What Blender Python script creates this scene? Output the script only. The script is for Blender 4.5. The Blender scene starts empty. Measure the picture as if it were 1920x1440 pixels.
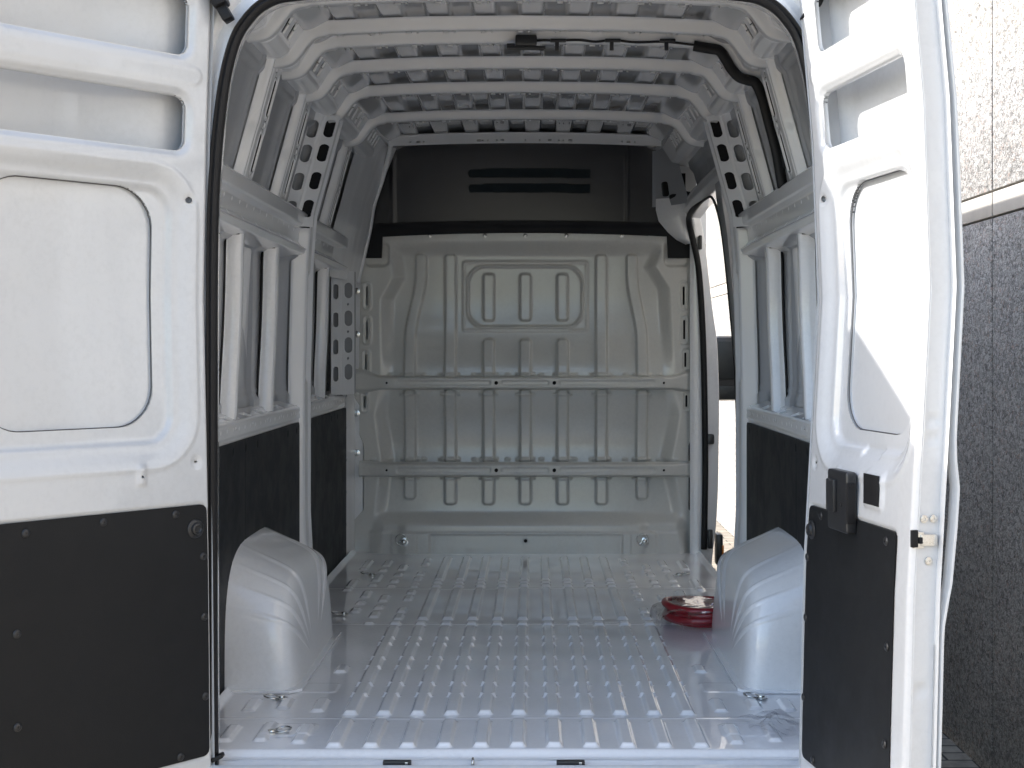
import bpy, bmesh, math, random
import numpy as np
from mathutils import Vector, Matrix
random.seed(4)
R = math.radians
S = bpy.context.scene
COL = S.collection

# ------------------------------------------------------------------ camera, sky, sun, exposure
F = 2560.0                      # focal length in photo pixels
CAMX, CAMY, CAMZ = 0.043, -3.66, 1.093
cam_d = bpy.data.cameras.new('camera')
cam = bpy.data.objects.new('camera', cam_d); COL.objects.link(cam)
cam.location = (CAMX, CAMY, CAMZ); cam.rotation_euler = (R(90), 0, 0)
cam_d.sensor_width = 36; cam_d.lens = 36 * F / 1920
cam_d.shift_x = -40 / 1920; cam_d.shift_y = -65 / 1920
cam_d.clip_start = 0.05; cam_d.clip_end = 1000
S.camera = cam

SUN = Vector((-1.0, 0.08, 0.61)).normalized()
w = bpy.data.worlds.new('World'); S.world = w; w.use_nodes = True
nt = w.node_tree; nt.nodes.clear()
sky = nt.nodes.new('ShaderNodeTexSky'); sky.sky_type = 'NISHITA'; sky.sun_disc = False
sky.sun_elevation = math.asin(SUN.z); sky.sun_rotation = math.atan2(SUN.x, SUN.y)
sky.air_density = 1.0; sky.dust_density = 1.6; sky.ozone_density = 1.0
bg = nt.nodes.new('ShaderNodeBackground'); bg.inputs[1].default_value = 0.15
wo = nt.nodes.new('ShaderNodeOutputWorld')
nt.links.new(sky.outputs[0], bg.inputs[0]); nt.links.new(bg.outputs[0], wo.inputs[0])
sd = bpy.data.lights.new('sun', 'SUN'); sd.energy = 2.15; sd.angle = R(0.55); sd.color = (1, .965, .92)
so = bpy.data.objects.new('sun', sd); COL.objects.link(so)
so.rotation_euler = SUN.to_track_quat('Z', 'Y').to_euler(); so.location = (-20, 0, 14)
S.view_settings.view_transform = 'Standard'; S.view_settings.look = 'None'
S.view_settings.gamma = 1; S.view_settings.use_curve_mapping = False
S.view_settings.exposure = 1.7
S.render.engine = 'CYCLES'
S.cycles.max_bounces = 14; S.cycles.diffuse_bounces = 12; S.cycles.glossy_bounces = 6
S.cycles.transparent_max_bounces = 16; S.cycles.caustics_reflective = False; S.cycles.caustics_refractive = False

# ------------------------------------------------------------------ materials
def newmat(name):
    m = bpy.data.materials.new(name); m.use_nodes = True
    n = m.node_tree; b = n.nodes['Principled BSDF']
    return m, n, b
def noise(n, scale, detail=3, rough=.5, coord='Object', stretch=None):
    tc = n.nodes.new('ShaderNodeTexCoord'); t = n.nodes.new('ShaderNodeTexNoise')
    t.inputs['Scale'].default_value = scale; t.inputs['Detail'].default_value = detail
    t.inputs['Roughness'].default_value = rough
    if stretch:
        mp = n.nodes.new('ShaderNodeMapping'); mp.inputs['Scale'].default_value = stretch
        n.links.new(tc.outputs[coord], mp.inputs[0]); n.links.new(mp.outputs[0], t.inputs['Vector'])
    else: n.links.new(tc.outputs[coord], t.inputs['Vector'])
    return t
def ramp(n, src, pts):
    r = n.nodes.new('ShaderNodeValToRGB'); e = r.color_ramp.elements
    while len(e) < len(pts): e.new(.5)
    for k, (p, c) in enumerate(pts):
        e[k].position = p; e[k].color = (c, c, c, 1) if not hasattr(c, '__len__') else (*c, 1)
    n.links.new(src, r.inputs[0]); return r
def bump(n, b, src, strength, dist):
    u = n.nodes.new('ShaderNodeBump'); u.inputs['Strength'].default_value = strength
    u.inputs['Distance'].default_value = dist
    n.links.new(src, u.inputs['Height']); n.links.new(u.outputs[0], b.inputs['Normal']); return u
def paint(name, col, rough, coat=0.0, peel=0.0, mottled=0.0, rvar=0.0, crough=.04, metallic=0):
    m, n, b = newmat(name)
    b.inputs['Base Color'].default_value = (*col, 1); b.inputs['Roughness'].default_value = rough
    b.inputs['Coat Weight'].default_value = coat; b.inputs['Coat Roughness'].default_value = crough
    b.inputs['Metallic'].default_value = metallic
    if mottled:
        t = noise(n, 6, 5, .6)
        r = ramp(n, t.outputs[0], [(.3, tuple(c * (1 - mottled) for c in col)), (.7, tuple(min(1, c * (1 + mottled * .5)) for c in col))])
        n.links.new(r.outputs[0], b.inputs['Base Color'])
    if rvar:
        t = noise(n, 9, 4, .6)
        r = ramp(n, t.outputs[0], [(.4, rough), (.62, rough + rvar)])
        n.links.new(r.outputs[0], b.inputs['Roughness'])
    if peel:
        t = noise(n, 22, 2, .4)
        t2 = noise(n, 4, 2, .5)
        a = n.nodes.new('ShaderNodeMath'); a.operation = 'MULTIPLY_ADD'; a.inputs[1].default_value = 5
        n.links.new(t2.outputs[0], a.inputs[0]); n.links.new(t.outputs[0], a.inputs[2])
        u = bump(n, b, a.outputs[0], peel, .001)
        n.links.new(u.outputs[0], b.inputs['Coat Normal'])
    return m
M = {}
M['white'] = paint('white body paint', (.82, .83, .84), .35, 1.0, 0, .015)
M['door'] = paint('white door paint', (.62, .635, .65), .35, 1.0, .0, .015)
M['inner'] = paint('white interior paint', (.77, .785, .80), .30, .8, 0, .02, .1, .05)
M['bow'] = paint('toned down white bow paint', (.62, .635, .65), .30, .8, 0, .02, .1, .05)  # interior white darkened in colour to dim the bows
M['sealant'] = paint('dark grey sealant', (.09, .09, .092), .5)
M['skin'] = paint('grey primed outer skin', (.34, .355, .375), .32, .5, .05, .02, .1, .1)
M['roof'] = paint('shaded white roof paint', (.45, .465, .49), .22, 1.0, 0, .0, .0, .04)  # white paint greyed in colour for the roof's shade
M['floor'] = paint('glossy floor paint', (.85, .855, .87), .25, 1.0, 0, .0, .0, .015)
M['bulk'] = paint('grey beige bulkhead paint', (.62, .62, .59), .24, .6, 0, .015, 0, .10)
M['black'] = paint('matt black hardboard', (.004, .0052, .008), .5, 0, 0, 0, .08)
M['liner'] = paint('black hardboard lining', (.0095, .0105, .012), .5, 0, .1, .1, .08)
M['rubber'] = paint('black rubber', (.012, .012, .013), .5, 0, 0, 0)
M['plastic'] = paint('black plastic', (.02, .021, .023), .35, 0, 0, 0)
M['part'] = paint('charcoal partition sheet', (.022, .025, .030), .25, 0, 0, .05, 0)
M['velcro'] = paint('dark teal hook tape', (.006, .014, .018), .85)
M['hole'] = paint('dark hole', (.008, .008, .009), .9)  # colour stands in for shade inside holes; also on the latch pawl
M['metal'] = paint('zinc plated steel', (.62, .62, .60), .22, 0, .4, .05, .1, metallic=1)
M['red'] = paint('red hose rubber', (.27, .010, .018), .38, .3, .3, .05)
M['orange'] = paint('orange plastic', (.75, .22, .02), .3)
M['glass'] = paint('dark mirror glass', (.008, .011, .012), .35, 0)
M['bandc'] = paint('smooth concrete band', (.50, .47, .42), .8, 0, .0, .12)

for k_ in ('black', 'liner', 'rubber'): M[k_].node_tree.nodes['Principled BSDF'].inputs['Specular IOR Level'].default_value = .28
for k_, st_ in (('liner', .35), ('plastic', .15), ('bandc', .3)):
    n_ = M[k_].node_tree; b_ = n_.nodes['Principled BSDF']
    t_ = noise(n_, 420, 2, .6); bump(n_, b_, t_.outputs[0], st_, .0012)

def dusty(key, amt):
    n = M[key].node_tree; b = n.nodes['Principled BSDF']
    t = noise(n, 2.3, 8, .68); t2 = noise(n, 60, 3, .7)
    a = n.nodes.new('ShaderNodeMath'); a.operation = 'MULTIPLY'; n.links.new(t.outputs[0], a.inputs[0]); n.links.new(t2.outputs[0], a.inputs[1])
    r_ = ramp(n, a.outputs[0], [(.24, b.inputs['Coat Roughness'].default_value), (.40, b.inputs['Coat Roughness'].default_value + amt)])
    n.links.new(r_.outputs[0], b.inputs['Coat Roughness'])
    c = ramp(n, a.outputs[0], [(.22, 1.0), (.42, .93)])
    m_ = n.nodes.new('ShaderNodeMixRGB'); m_.blend_type = 'MULTIPLY'; m_.inputs[0].default_value = 1
    src = b.inputs['Base Color'].links[0].from_socket if b.inputs['Base Color'].links else None
    if src: n.links.new(src, m_.inputs[1])
    else: m_.inputs[1].default_value = b.inputs['Base Color'].default_value
    n.links.new(c.outputs[0], m_.inputs[2]); n.links.new(m_.outputs[0], b.inputs['Base Color'])
dusty('floor', .03); dusty('white', .10); dusty('door', .08); dusty('bulk', .12)

def film():
    m, n, b = newmat('clear plastic film'); n.nodes.remove(b)
    out = n.nodes['Material Output']
    tr = n.nodes.new('ShaderNodeBsdfTransparent'); tr.inputs[0].default_value = (.93, .93, .94, 1)
    gl = n.nodes.new('ShaderNodeBsdfGlossy'); gl.inputs['Roughness'].default_value = .12
    fr = n.nodes.new('ShaderNodeFresnel'); fr.inputs[0].default_value = 1.35
    mx = n.nodes.new('ShaderNodeMixShader')
    t = noise(n, 26, 3, .6); u = n.nodes.new('ShaderNodeBump'); u.inputs['Strength'].default_value = .5; u.inputs['Distance'].default_value = .01
    n.links.new(t.outputs[0], u.inputs['Height'])
    n.links.new(u.outputs[0], gl.inputs['Normal']); n.links.new(u.outputs[0], fr.inputs['Normal'])
    sc = n.nodes.new('ShaderNodeMath'); sc.operation = 'MULTIPLY'; sc.inputs[1].default_value = .5
    n.links.new(fr.outputs[0], sc.inputs[0]); n.links.new(sc.outputs[0], mx.inputs[0]); n.links.new(tr.outputs[0], mx.inputs[1]); n.links.new(gl.outputs[0], mx.inputs[2])
    n.links.new(mx.outputs[0], out.inputs[0]); return m
M['film'] = film()

def aggregate():
    m, n, b = newmat('exposed aggregate concrete')
    tc = n.nodes.new('ShaderNodeTexCoord')
    v = n.nodes.new('ShaderNodeTexVoronoi'); v.inputs['Scale'].default_value = 120
    nz = noise(n, 40, 3, .6)
    mp = n.nodes.new('ShaderNodeMixRGB'); mp.inputs[0].default_value = .06
    n.links.new(tc.outputs['Object'], mp.inputs[1]); n.links.new(nz.outputs['Color'], mp.inputs[2])
    st = n.nodes.new('ShaderNodeMapping'); st.inputs['Scale'].default_value = (1, .45, 1)
    n.links.new(mp.outputs[0], st.inputs[0]); n.links.new(st.outputs[0], v.inputs['Vector'])
    bw = n.nodes.new('ShaderNodeSeparateColor'); n.links.new(v.outputs['Color'], bw.inputs[0])
    r = ramp(n, bw.outputs[0], [(0, (.25, .242, .228)), (.35, (.44, .43, .405)), (.6, (.55, .535, .51)), (.85, (.68, .665, .64)), (1, (.50, .39, .33))])
    edge = ramp(n, v.outputs['Distance'], [(.45, 1.0), (.85, .45)])
    mu = n.nodes.new('ShaderNodeMixRGB'); mu.blend_type = 'MULTIPLY'; mu.inputs[0].default_value = 1
    n.links.new(r.outputs[0], mu.inputs[1]); n.links.new(edge.outputs[0], mu.inputs[2])
    v2 = n.nodes.new('ShaderNodeTexVoronoi'); v2.inputs['Scale'].default_value = 24
    n.links.new(st.outputs[0], v2.inputs['Vector'])
    pit = ramp(n, v2.outputs['Distance'], [(.07, .12), (.13, 1.0)])
    m2 = n.nodes.new('ShaderNodeMixRGB'); m2.blend_type = 'MULTIPLY'; m2.inputs[0].default_value = 1
    n.links.new(mu.outputs[0], m2.inputs[1]); n.links.new(pit.outputs[0], m2.inputs[2])
    big = noise(n, 1.3, 4, .6); br = ramp(n, big.outputs[0], [(.3, .74), (.7, 1.0)])
    m3 = n.nodes.new('ShaderNodeMixRGB'); m3.blend_type = 'MULTIPLY'; m3.inputs[0].default_value = 1
    n.links.new(m2.outputs[0], m3.inputs[1]); n.links.new(br.outputs[0], m3.inputs[2])
    n.links.new(m3.outputs[0], b.inputs['Base Color']); b.inputs['Roughness'].default_value = .85
    mm = n.nodes.new('ShaderNodeMath'); mm.operation = 'MULTIPLY'
    n.links.new(v.outputs['Distance'], mm.inputs[0]); mm.inputs[1].default_value = -1
    bump(n, b, mm.outputs[0], .8, .006)
    return m
M['agg'] = aggregate()
def paving():
    m, n, b = newmat('block paving')
    tc = n.nodes.new('ShaderNodeTexCoord'); br = n.nodes.new('ShaderNodeTexBrick')
    n.links.new(tc.outputs['Object'], br.inputs['Vector'])
    br.inputs['Scale'].default_value = 1; br.inputs['Brick Width'].default_value = .2; br.inputs['Row Height'].default_value = .1
    br.inputs['Mortar Size'].default_value = .006; br.inputs['Color1'].default_value = (.44, .38, .30, 1)
    br.inputs['Color2'].default_value = (.36, .315, .25, 1); br.inputs['Mortar'].default_value = (.08, .07, .055, 1)
    t = noise(n, 14, 5, .7); rr = ramp(n, t.outputs[0], [(.3, .65), (.7, 1.1)])
    mu = n.nodes.new('ShaderNodeMixRGB'); mu.blend_type = 'MULTIPLY'; mu.inputs[0].default_value = 1
    n.links.new(br.outputs[0], mu.inputs[1]); n.links.new(rr.outputs[0], mu.inputs[2])
    n.links.new(mu.outputs[0], b.inputs['Base Color']); b.inputs['Roughness'].default_value = .9
    bump(n, b, br.outputs['Fac'], -.5, .006); return m
M['pave'] = paving()

# ------------------------------------------------------------------ object helpers
WM = {}
def link(o, parent=None, mw=None):
    COL.objects.link(o)
    mw = mw if mw is not None else Matrix.Identity(4)
    if parent is not None:
        o.parent = parent; o.matrix_parent_inverse = WM[parent.name].inverted()
    o.matrix_basis = mw
    WM[o.name] = mw.copy(); return o
def empty(name, loc, label, cat, group=None):
    o = bpy.data.objects.new(name, None); link(o, None, Matrix.Translation(loc))
    o['label'] = label; o['category'] = cat
    if group: o['group'] = group
    return o
def mk(name, verts, faces, mat, parent=None, smooth=True, mw=None, label=None):
    me = bpy.data.meshes.new(name)
    me.from_pydata([tuple(v) for v in verts], [], [tuple(f) for f in faces])
    me.materials.append(M[mat]); me.update()
    if smooth: me.shade_smooth()
    o = bpy.data.objects.new(name, me); link(o, parent, mw)
    if label: o['label'] = label
    return o
def copyp(src, parent, mw, kids=True):
    c = src.copy(); link(c, parent, mw)
    if kids:
        rel = WM[src.name].inverted()
        for ch in src.children:
            copyp(ch, c, mw @ rel @ WM[ch.name])
    return c

def sheet(name, us, vs, hf, mapf, mat, parent, hole=None, skirt=0.0, label=None, smooth=True):
    """pressed sheet: grid (u,v) with height hf, cut where hole<0, mapped to 3D by mapf(u,v,h)."""
    us = np.asarray(us, float); vs = np.asarray(vs, float)
    U, V = np.meshgrid(us, vs); nu, nv = len(us), len(vs)
    pu = list(U.ravel()); pv = list(V.ravel())
    idx = np.arange(nu * nv).reshape(nv, nu)
    quads = np.stack([idx[:-1, :-1], idx[:-1, 1:], idx[1:, 1:], idx[1:, :-1]], -1).reshape(-1, 4)
    faces = []; rim = []
    if hole is None:
        faces = quads.tolist()
    else:
        s = hole(U, V).ravel(); q = s[quads]
        full = (q >= 0).all(1); none = (q < 0).all(1)
        faces = quads[full].tolist(); cache = {}
        def cut(a, b):
            k = (a, b) if a < b else (b, a)
            if k not in cache:
                t = s[k[0]] / (s[k[0]] - s[k[1]]); t = min(max(t, .001), .999)
                pu.append(pu[k[0]] + t * (pu[k[1]] - pu[k[0]])); pv.append(pv[k[0]] + t * (pv[k[1]] - pv[k[0]]))
                cache[k] = len(pu) - 1
            return cache[k]
        for f in quads[~full & ~none].tolist():
            for tri in ((f[0], f[1], f[2]), (f[0], f[2], f[3])):
                poly = []; cs = []
                for i in range(3):
                    a, b = tri[i], tri[(i + 1) % 3]
                    if s[a] >= 0: poly.append(a)
                    if (s[a] >= 0) != (s[b] >= 0):
                        c = cut(a, b); poly.append(c); cs.append(c)
                if len(poly) >= 3: faces.append(poly)
                if len(cs) == 2: rim.append((cs[0], cs[1]))
    pu = np.array(pu); pv = np.array(pv); h = hf(pu, pv) + np.zeros_like(pu)
    X, Y, Z = mapf(pu, pv, h); co = np.stack([X + 0 * pu, Y + 0 * pu, Z + 0 * pu], 1)
    if skirt and rim:
        rs = sorted({i for e in rim for i in e}); base = len(co); mp = {r: base + k for k, r in enumerate(rs)}
        ru, rv, rh = pu[rs], pv[rs], h[rs] - skirt
        X, Y, Z = mapf(ru, rv, rh); co = np.vstack([co, np.stack([X + 0 * ru, Y + 0 * ru, Z + 0 * ru], 1)])
        for a, b in rim: faces.append([a, b, mp[b], mp[a]])
    # drop unused vertices
    used = np.zeros(len(co), bool)
    for f in faces:
        for i in f: used[i] = True
    new = np.cumsum(used) - 1
    faces = [[int(new[i]) for i in f] for f in faces]
    return mk(name, co[used].tolist(), faces, mat, parent, smooth, label=label)

def lin(a, b, st): return np.linspace(a, b, max(2, int(round(abs(b - a) / st)) + 1))
def ss(x): x = np.clip(x, 0, 1); return x * x * (3 - 2 * x)
def rr(u, v, cu, cv, hu, hv, r):
    """rounded rectangle signed distance (negative inside)"""
    qx = np.abs(u - cu) - hu + r; qy = np.abs(v - cv) - hv + r
    return np.hypot(np.maximum(qx, 0), np.maximum(qy, 0)) + np.minimum(np.maximum(qx, qy), 0) - r
def pad(u, v, u0, u1, v0, v1, r, wdt):
    """0..1 plateau inside a rounded rectangle with flank width wdt"""
    d = rr(u, v, (u0 + u1) / 2, (v0 + v1) / 2, abs(u1 - u0) / 2, abs(v1 - v0) / 2, r)
    return ss(-d / wdt)
def bead(d, wdt): return np.clip(1 - np.abs(d) / wdt, 0, 1) ** 2 * (3 - 2 * np.clip(1 - np.abs(d) / wdt, 0, 1))
def itp(x, tab): return np.interp(x, [t[0] for t in tab], [t[1] for t in tab])

def box(bm, c, s, bev=0.0, mat=None, seg=2):
    r = bmesh.ops.create_cube(bm, size=1); vs = r['verts']
    for v in vs: v.co = Vector((v.co.x * s[0], v.co.y * s[1], v.co.z * s[2]))
    if bev > 0:
        es = list({e for v in vs for e in v.link_edges})
        g = bmesh.ops.bevel(bm, geom=es, offset=bev, segments=seg, affect='EDGES', profile=.6)
        vs = list({v for v in g['verts']} | {v for v in vs if v.is_valid})
    T = Matrix.Translation(c) @ (mat.to_4x4() if mat is not None else Matrix.Identity(4))
    bmesh.ops.transform(bm, matrix=T, verts=[v for v in vs if v.is_valid])
def bmobj(name, bm, mat, parent=None, mw=None, smooth=True, label=None, angle=35):
    me = bpy.data.meshes.new(name); bmesh.ops.recalc_face_normals(bm, faces=bm.faces); bm.to_mesh(me); bm.free()
    me.materials.append(M[mat])
    if smooth:
        me.shade_smooth(); me.set_sharp_from_angle(angle=R(angle))
    o = bpy.data.objects.new(name, me); link(o, parent, mw)
    if label: o['label'] = label
    return o
def boxobj(name, c, s, bev, mat, parent, rot=None, label=None):
    bm = bmesh.new(); box(bm, (0, 0, 0), s, bev)
    mw = Matrix.Translation(c)
    if rot is not None: mw = mw @ rot.to_4x4()
    return bmobj(name, bm, mat, parent, mw, label=label)
def catmull(pts, n=8, closed=False):
    P = [np.array(p, float) for p in pts]; out = []
    N = len(P); rng = range(N if closed else N - 1)
    for i in rng:
        g = (lambda k: P[k % N]) if closed else (lambda k: P[min(max(k, 0), N - 1)])
        p0, p1, p2, p3 = g(i - 1), g(i), g(i + 1), g(i + 2)
        for k in range(n):
            t = k / n
            out.append(.5 * ((2 * p1) + (-p0 + p2) * t + (2 * p0 - 5 * p1 + 4 * p2 - p3) * t * t + (-p0 + 3 * p1 - 3 * p2 + p3) * t ** 3))
    if not closed: out.append(P[-1])
    return np.array(out)
def tube(name, pts, r, mat, parent, ns=10, closed=False, flat=None, mw=None, label=None):
    """round (or flattened: flat=(ra,rb,refvector)) tube along points; returns object"""
    V, Fc = tubegeo(pts, r, ns, closed, flat)
    return mk(name, V, Fc, mat, parent, mw=mw, label=label)
def tubegeo(pts, r, ns=10, closed=False, flat=None):
    P = [Vector(p) for p in pts]; N = len(P); V = []; Fc = []
    prev = None
    for i, p in enumerate(P):
        a = P[(i - 1) % N] if (closed or i > 0) else P[0]; b = P[(i + 1) % N] if (closed or i < N - 1) else P[-1]
        t = (b - a).normalized()
        if flat: ref = Vector(flat[2]); x = (ref - t * ref.dot(t)).normalized()
        else:
            if prev is None: prev = t.orthogonal()
            x = (prev - t * prev.dot(t)).normalized(); prev = x
        y = t.cross(x)
        ra, rb = (flat[0], flat[1]) if flat else (r if not hasattr(r, '__len__') else r[i],) * 2
        for k in range(ns):
            an = 2 * math.pi * k / ns
            V.append(p + x * (ra * math.cos(an)) + y * (rb * math.sin(an)))
    for i in range(N if closed else N - 1):
        j = (i + 1) % N
        for k in range(ns):
            l = (k + 1) % ns
            Fc.append((i * ns + k, i * ns + l, j * ns + l, j * ns + k))
    if not closed:
        Fc.append(tuple(range(ns))[::-1]); Fc.append(tuple((N - 1) * ns + k for k in range(ns)))
    return V, Fc
def lathe(name, prof, mat, parent, mw, n=24):
    """prof: (radius, height) list; axis local Z"""
    V = []; Fc = []
    for r_, h_ in prof:
        for k in range(n):
            a = 2 * math.pi * k / n; V.append((r_ * math.cos(a), r_ * math.sin(a), h_))
    for i in range(len(prof) - 1):
        for k in range(n):
            l = (k + 1) % n; Fc.append((i * n + k, i * n + l, (i + 1) * n + l, (i + 1) * n + k))
    Fc.append(tuple((len(prof) - 1) * n + k for k in range(n)))
    o = mk(name, V, Fc, mat, parent, True, mw); o.data.set_sharp_from_angle(angle=R(40)); return o
def frame(loc, z, up=(0, 0, 1)):
    z = Vector(z).normalized(); x = Vector(up).cross(z).normalized(); y = z.cross(x)
    m = Matrix((x, y, z)).transposed().to_4x4(); m.translation = Vector(loc); return m
def px(x, d): return CAMX + (x - 1000) / F * d
def pz(y, d): return CAMZ + (655 - y) / F * d

# ------------------------------------------------------------------ setting: ground and the building beside the van
GZ = -0.55
g = mk('paved_ground', [(-300, -300, GZ), (300, -300, GZ), (300, 300, GZ), (-300, 300, GZ)], [(0, 1, 2, 3)], 'pave', None, False)
g['kind'] = 'structure'

bld = empty('concrete_wall', (1.8, 6, GZ), 'building wall of speckled aggregate concrete panels beside the open van', 'wall')
ys = [-7.4 + 2.99 * k for k in range(12)]
bm = bmesh.new(); box(bm, (2.0, ys[0] + 16.5, 2.6), (.30, 33, 6.4)); bmobj('wall_core', bm, 'bandc', bld, smooth=False)
zr = [(GZ, 1.595, 'agg'), (1.603, 1.695, 'bandc'), (1.703, 4.2, 'agg'), (4.208, 4.3, 'bandc'), (4.308, 5.9, 'agg')]
for a in ys[:-1]:
    for z0, z1, mt in zr:
        bm = bmesh.new(); box(bm, (1.825, a + 1.495, (z0 + z1) / 2), (.05, 2.978, z1 - z0), .004)
        bmobj('concrete_panel' if mt == 'agg' else 'concrete_band', bm, mt, bld)

# ------------------------------------------------------------------ the van
van = empty('cargo_van', (0, 2.0, GZ), 'white panel van seen from behind with both rear doors open and empty load bay', 'van')
L = 3.70
WX = [(-.3, .93), (0, .93), (.4, .95), (1.0, .95), (1.45, .938), (1.66, .922), (2.05, .815), (2.12, .80), (2.3, .70)]
def wx(z): return itp(z, WX)

# --- load floor, one pressed sheet
COLS = [-.505 + .101 * k for k in range(11)]
def floor_h(x, y):
    h = np.zeros_like(x)
    rw = .023
    segs = [(.085, .352), (.42, 1.70), (1.735, 1.80), (1.85, 2.555), (2.60, 2.66), (2.69, 2.735), (2.78, 3.50)]
    for c in COLS:
        k = abs(c)
        for a, b in segs:
            if k > .45 and a > 1.8 and b < 3.6:   # outer columns are broken into short beads
                n = max(1, int((b - a) / .14)); w_ = (b - a) / n
                for q in range(n):
                    if (q + int(k * 10)) % 4 == 3: continue
                    h = np.maximum(h, .0085 * pad(x, y, c - rw * .9, c + rw * .9, a + q * w_, a + (q + 1) * w_ - .03, .012, .009))
                continue
            h = np.maximum(h, .0115 * pad(x, y, c - rw, c + rw, a, b, .006, .009))
        for yy in (.64, .78, 1.01, 1.155, 1.38, 1.49):
            for s in (-1, 1):
                d = np.hypot(x - (c + s * .019), y - yy)
                h = np.maximum(h, .0135 * ss((.0095 - d) / .006))
    for sx in (-1, 1):
        ext = [(.61, .12, .30), (.61, .45, .60), (.61, .95, 1.05), (.72, .14, .32), (.72, .48, .60), (.82, .14, .30), (.82, .46, .60),
               (.61, 1.75, 1.80), (.61, 1.90, 2.02), (.61, 2.08, 2.16), (.61, 2.25, 2.40), (.61, 2.60, 2.66), (.61, 2.72, 2.8), (.61, 2.9, 3.0), (.61, 3.08, 3.25),
               (.70, 2.0, 2.10), (.70, 2.18, 2.26), (.70, 2.34, 2.5), (.70, 2.62, 2.68), (.70, 2.75, 2.95), (.70, 3.05, 3.12), (.70, 3.2, 3.4), (.80, 2.5, 2.8), (.80, 3.1, 3.4)]
        for cx_, a, b in ext:
            h = np.maximum(h, .008 * pad(x, y, sx * cx_ - .022, sx * cx_ + .022, a, b, .012, .010))
        # service plates
        for (cu, cv) in ((.655, .255), (.66, .75)):
            d = rr(x, y, sx * cu, cv, .075, .065, .02)
            h = h + .0022 * ss(-d / .004) * (1 - 0)
    # transverse steps
    for yy in (.385, 1.77, 2.58):
        h = h + .0018 * bead(y - yy, .010)
    h = h + .0012 * np.sin(x * 9 + 1) * np.sin(y * 5.3) + .0008 * np.sin(y * 17 + x * 4)
    # dished edge and rear lip
    h = h - .016 * ss((.075 - y) / .03)
    h = h + .02 * ss((np.abs(x) - .905) / .03)
    return h
ux = lin(-.93, .93, .0042)
vy = np.concatenate([lin(.03, 1.85, .0055), lin(1.857, L, .0085)])
floor_ = sheet('load_floor', ux, vy, floor_h, lambda u, v, h: (u, v, h), 'floor', van)

# --- rear sill
bm = bmesh.new()
prof = [(.045, -.017), (.02, -.020), (.01, -.028), (-.012, -.030), (-.02, -.016), (-.032, -.012), (-.05, -.02), (-.055, -.16), (-.04, -.3), (.1, -.3)]
xs_ = lin(-.86, .86, .02); V = []; Fc = []
for x_ in xs_:
    e = .0
    for y_, z_ in prof:
        dz = -.006 * float(bead(np.array((abs(x_) % .22) - .11), .04)) if y_ > -.015 and y_ < .03 else 0
        V.append((x_, y_, z_ + dz))
n_ = len(prof)
for i in range(len(xs_) - 1):
    for k in range(n_ - 1): Fc.append((i * n_ + k, (i + 1) * n_ + k, (i + 1) * n_ + k + 1, i * n_ + k + 1))
bm.free()
sill = mk('rear_sill', V, Fc, 'white', van)
sill.data.set_sharp_from_angle(angle=R(50))
for X_ in (-.322, .143):
    p = boxobj('sill_pad', (X_, -.002, -.018), (.076, .018, .02), .003, 'plastic', sill)
    boxobj('pad_clip', (X_ + .026, -.013, -.013), (.008, .004, .007), .001, 'metal', p)
bm = bmesh.new()
pts = [(-.119, -.01, -.035), (-.119, -.014, -.008), (-.119, .012, -.008), (-.119, .016, -.035)]
st = tube('striker', catmull(pts, 5), .004, 'metal', sill)
bm.free()

# --- tie-down rings
def ring_at(parent, x_, y_, ang, z_=.003, mat='metal', tilt=0.0, size=1.0, mw=None):
    base = Matrix.Translation((x_, y_, z_)) @ Matrix.Rotation(ang, 4, 'Z') @ Matrix.Rotation(tilt, 4, 'X') @ Matrix.Scale(size, 4) if mw is None else mw
    c = lathe('tie_down_ring', [(.0, 0), (.019, 0), (.019, .004), (.012, .006), (.011, .010), (.0, .012)], mat, parent, base, 20)
    dr = [(0.012 + .024 * math.cos(a) * 1.0 + .018, .024 * math.sin(a), .008 + .004 * math.cos(a)) for a in np.linspace(0, 2 * math.pi, 24, endpoint=False)]
    tube('ring_loop', dr, .003, mat, c, 8, closed=True, mw=base)
    return c
for (x_, y_, a) in ((-.700, .218, .25), (-.742, .60, 3.3), (.742, .605, 2.9), (-.735, 1.95, 3.3), (-.735, 2.93, 3.0), (.745, 2.93, .1)):
    if x_ == .742: x_ = .755
    ring_at(floor_, x_, y_, a)

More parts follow.
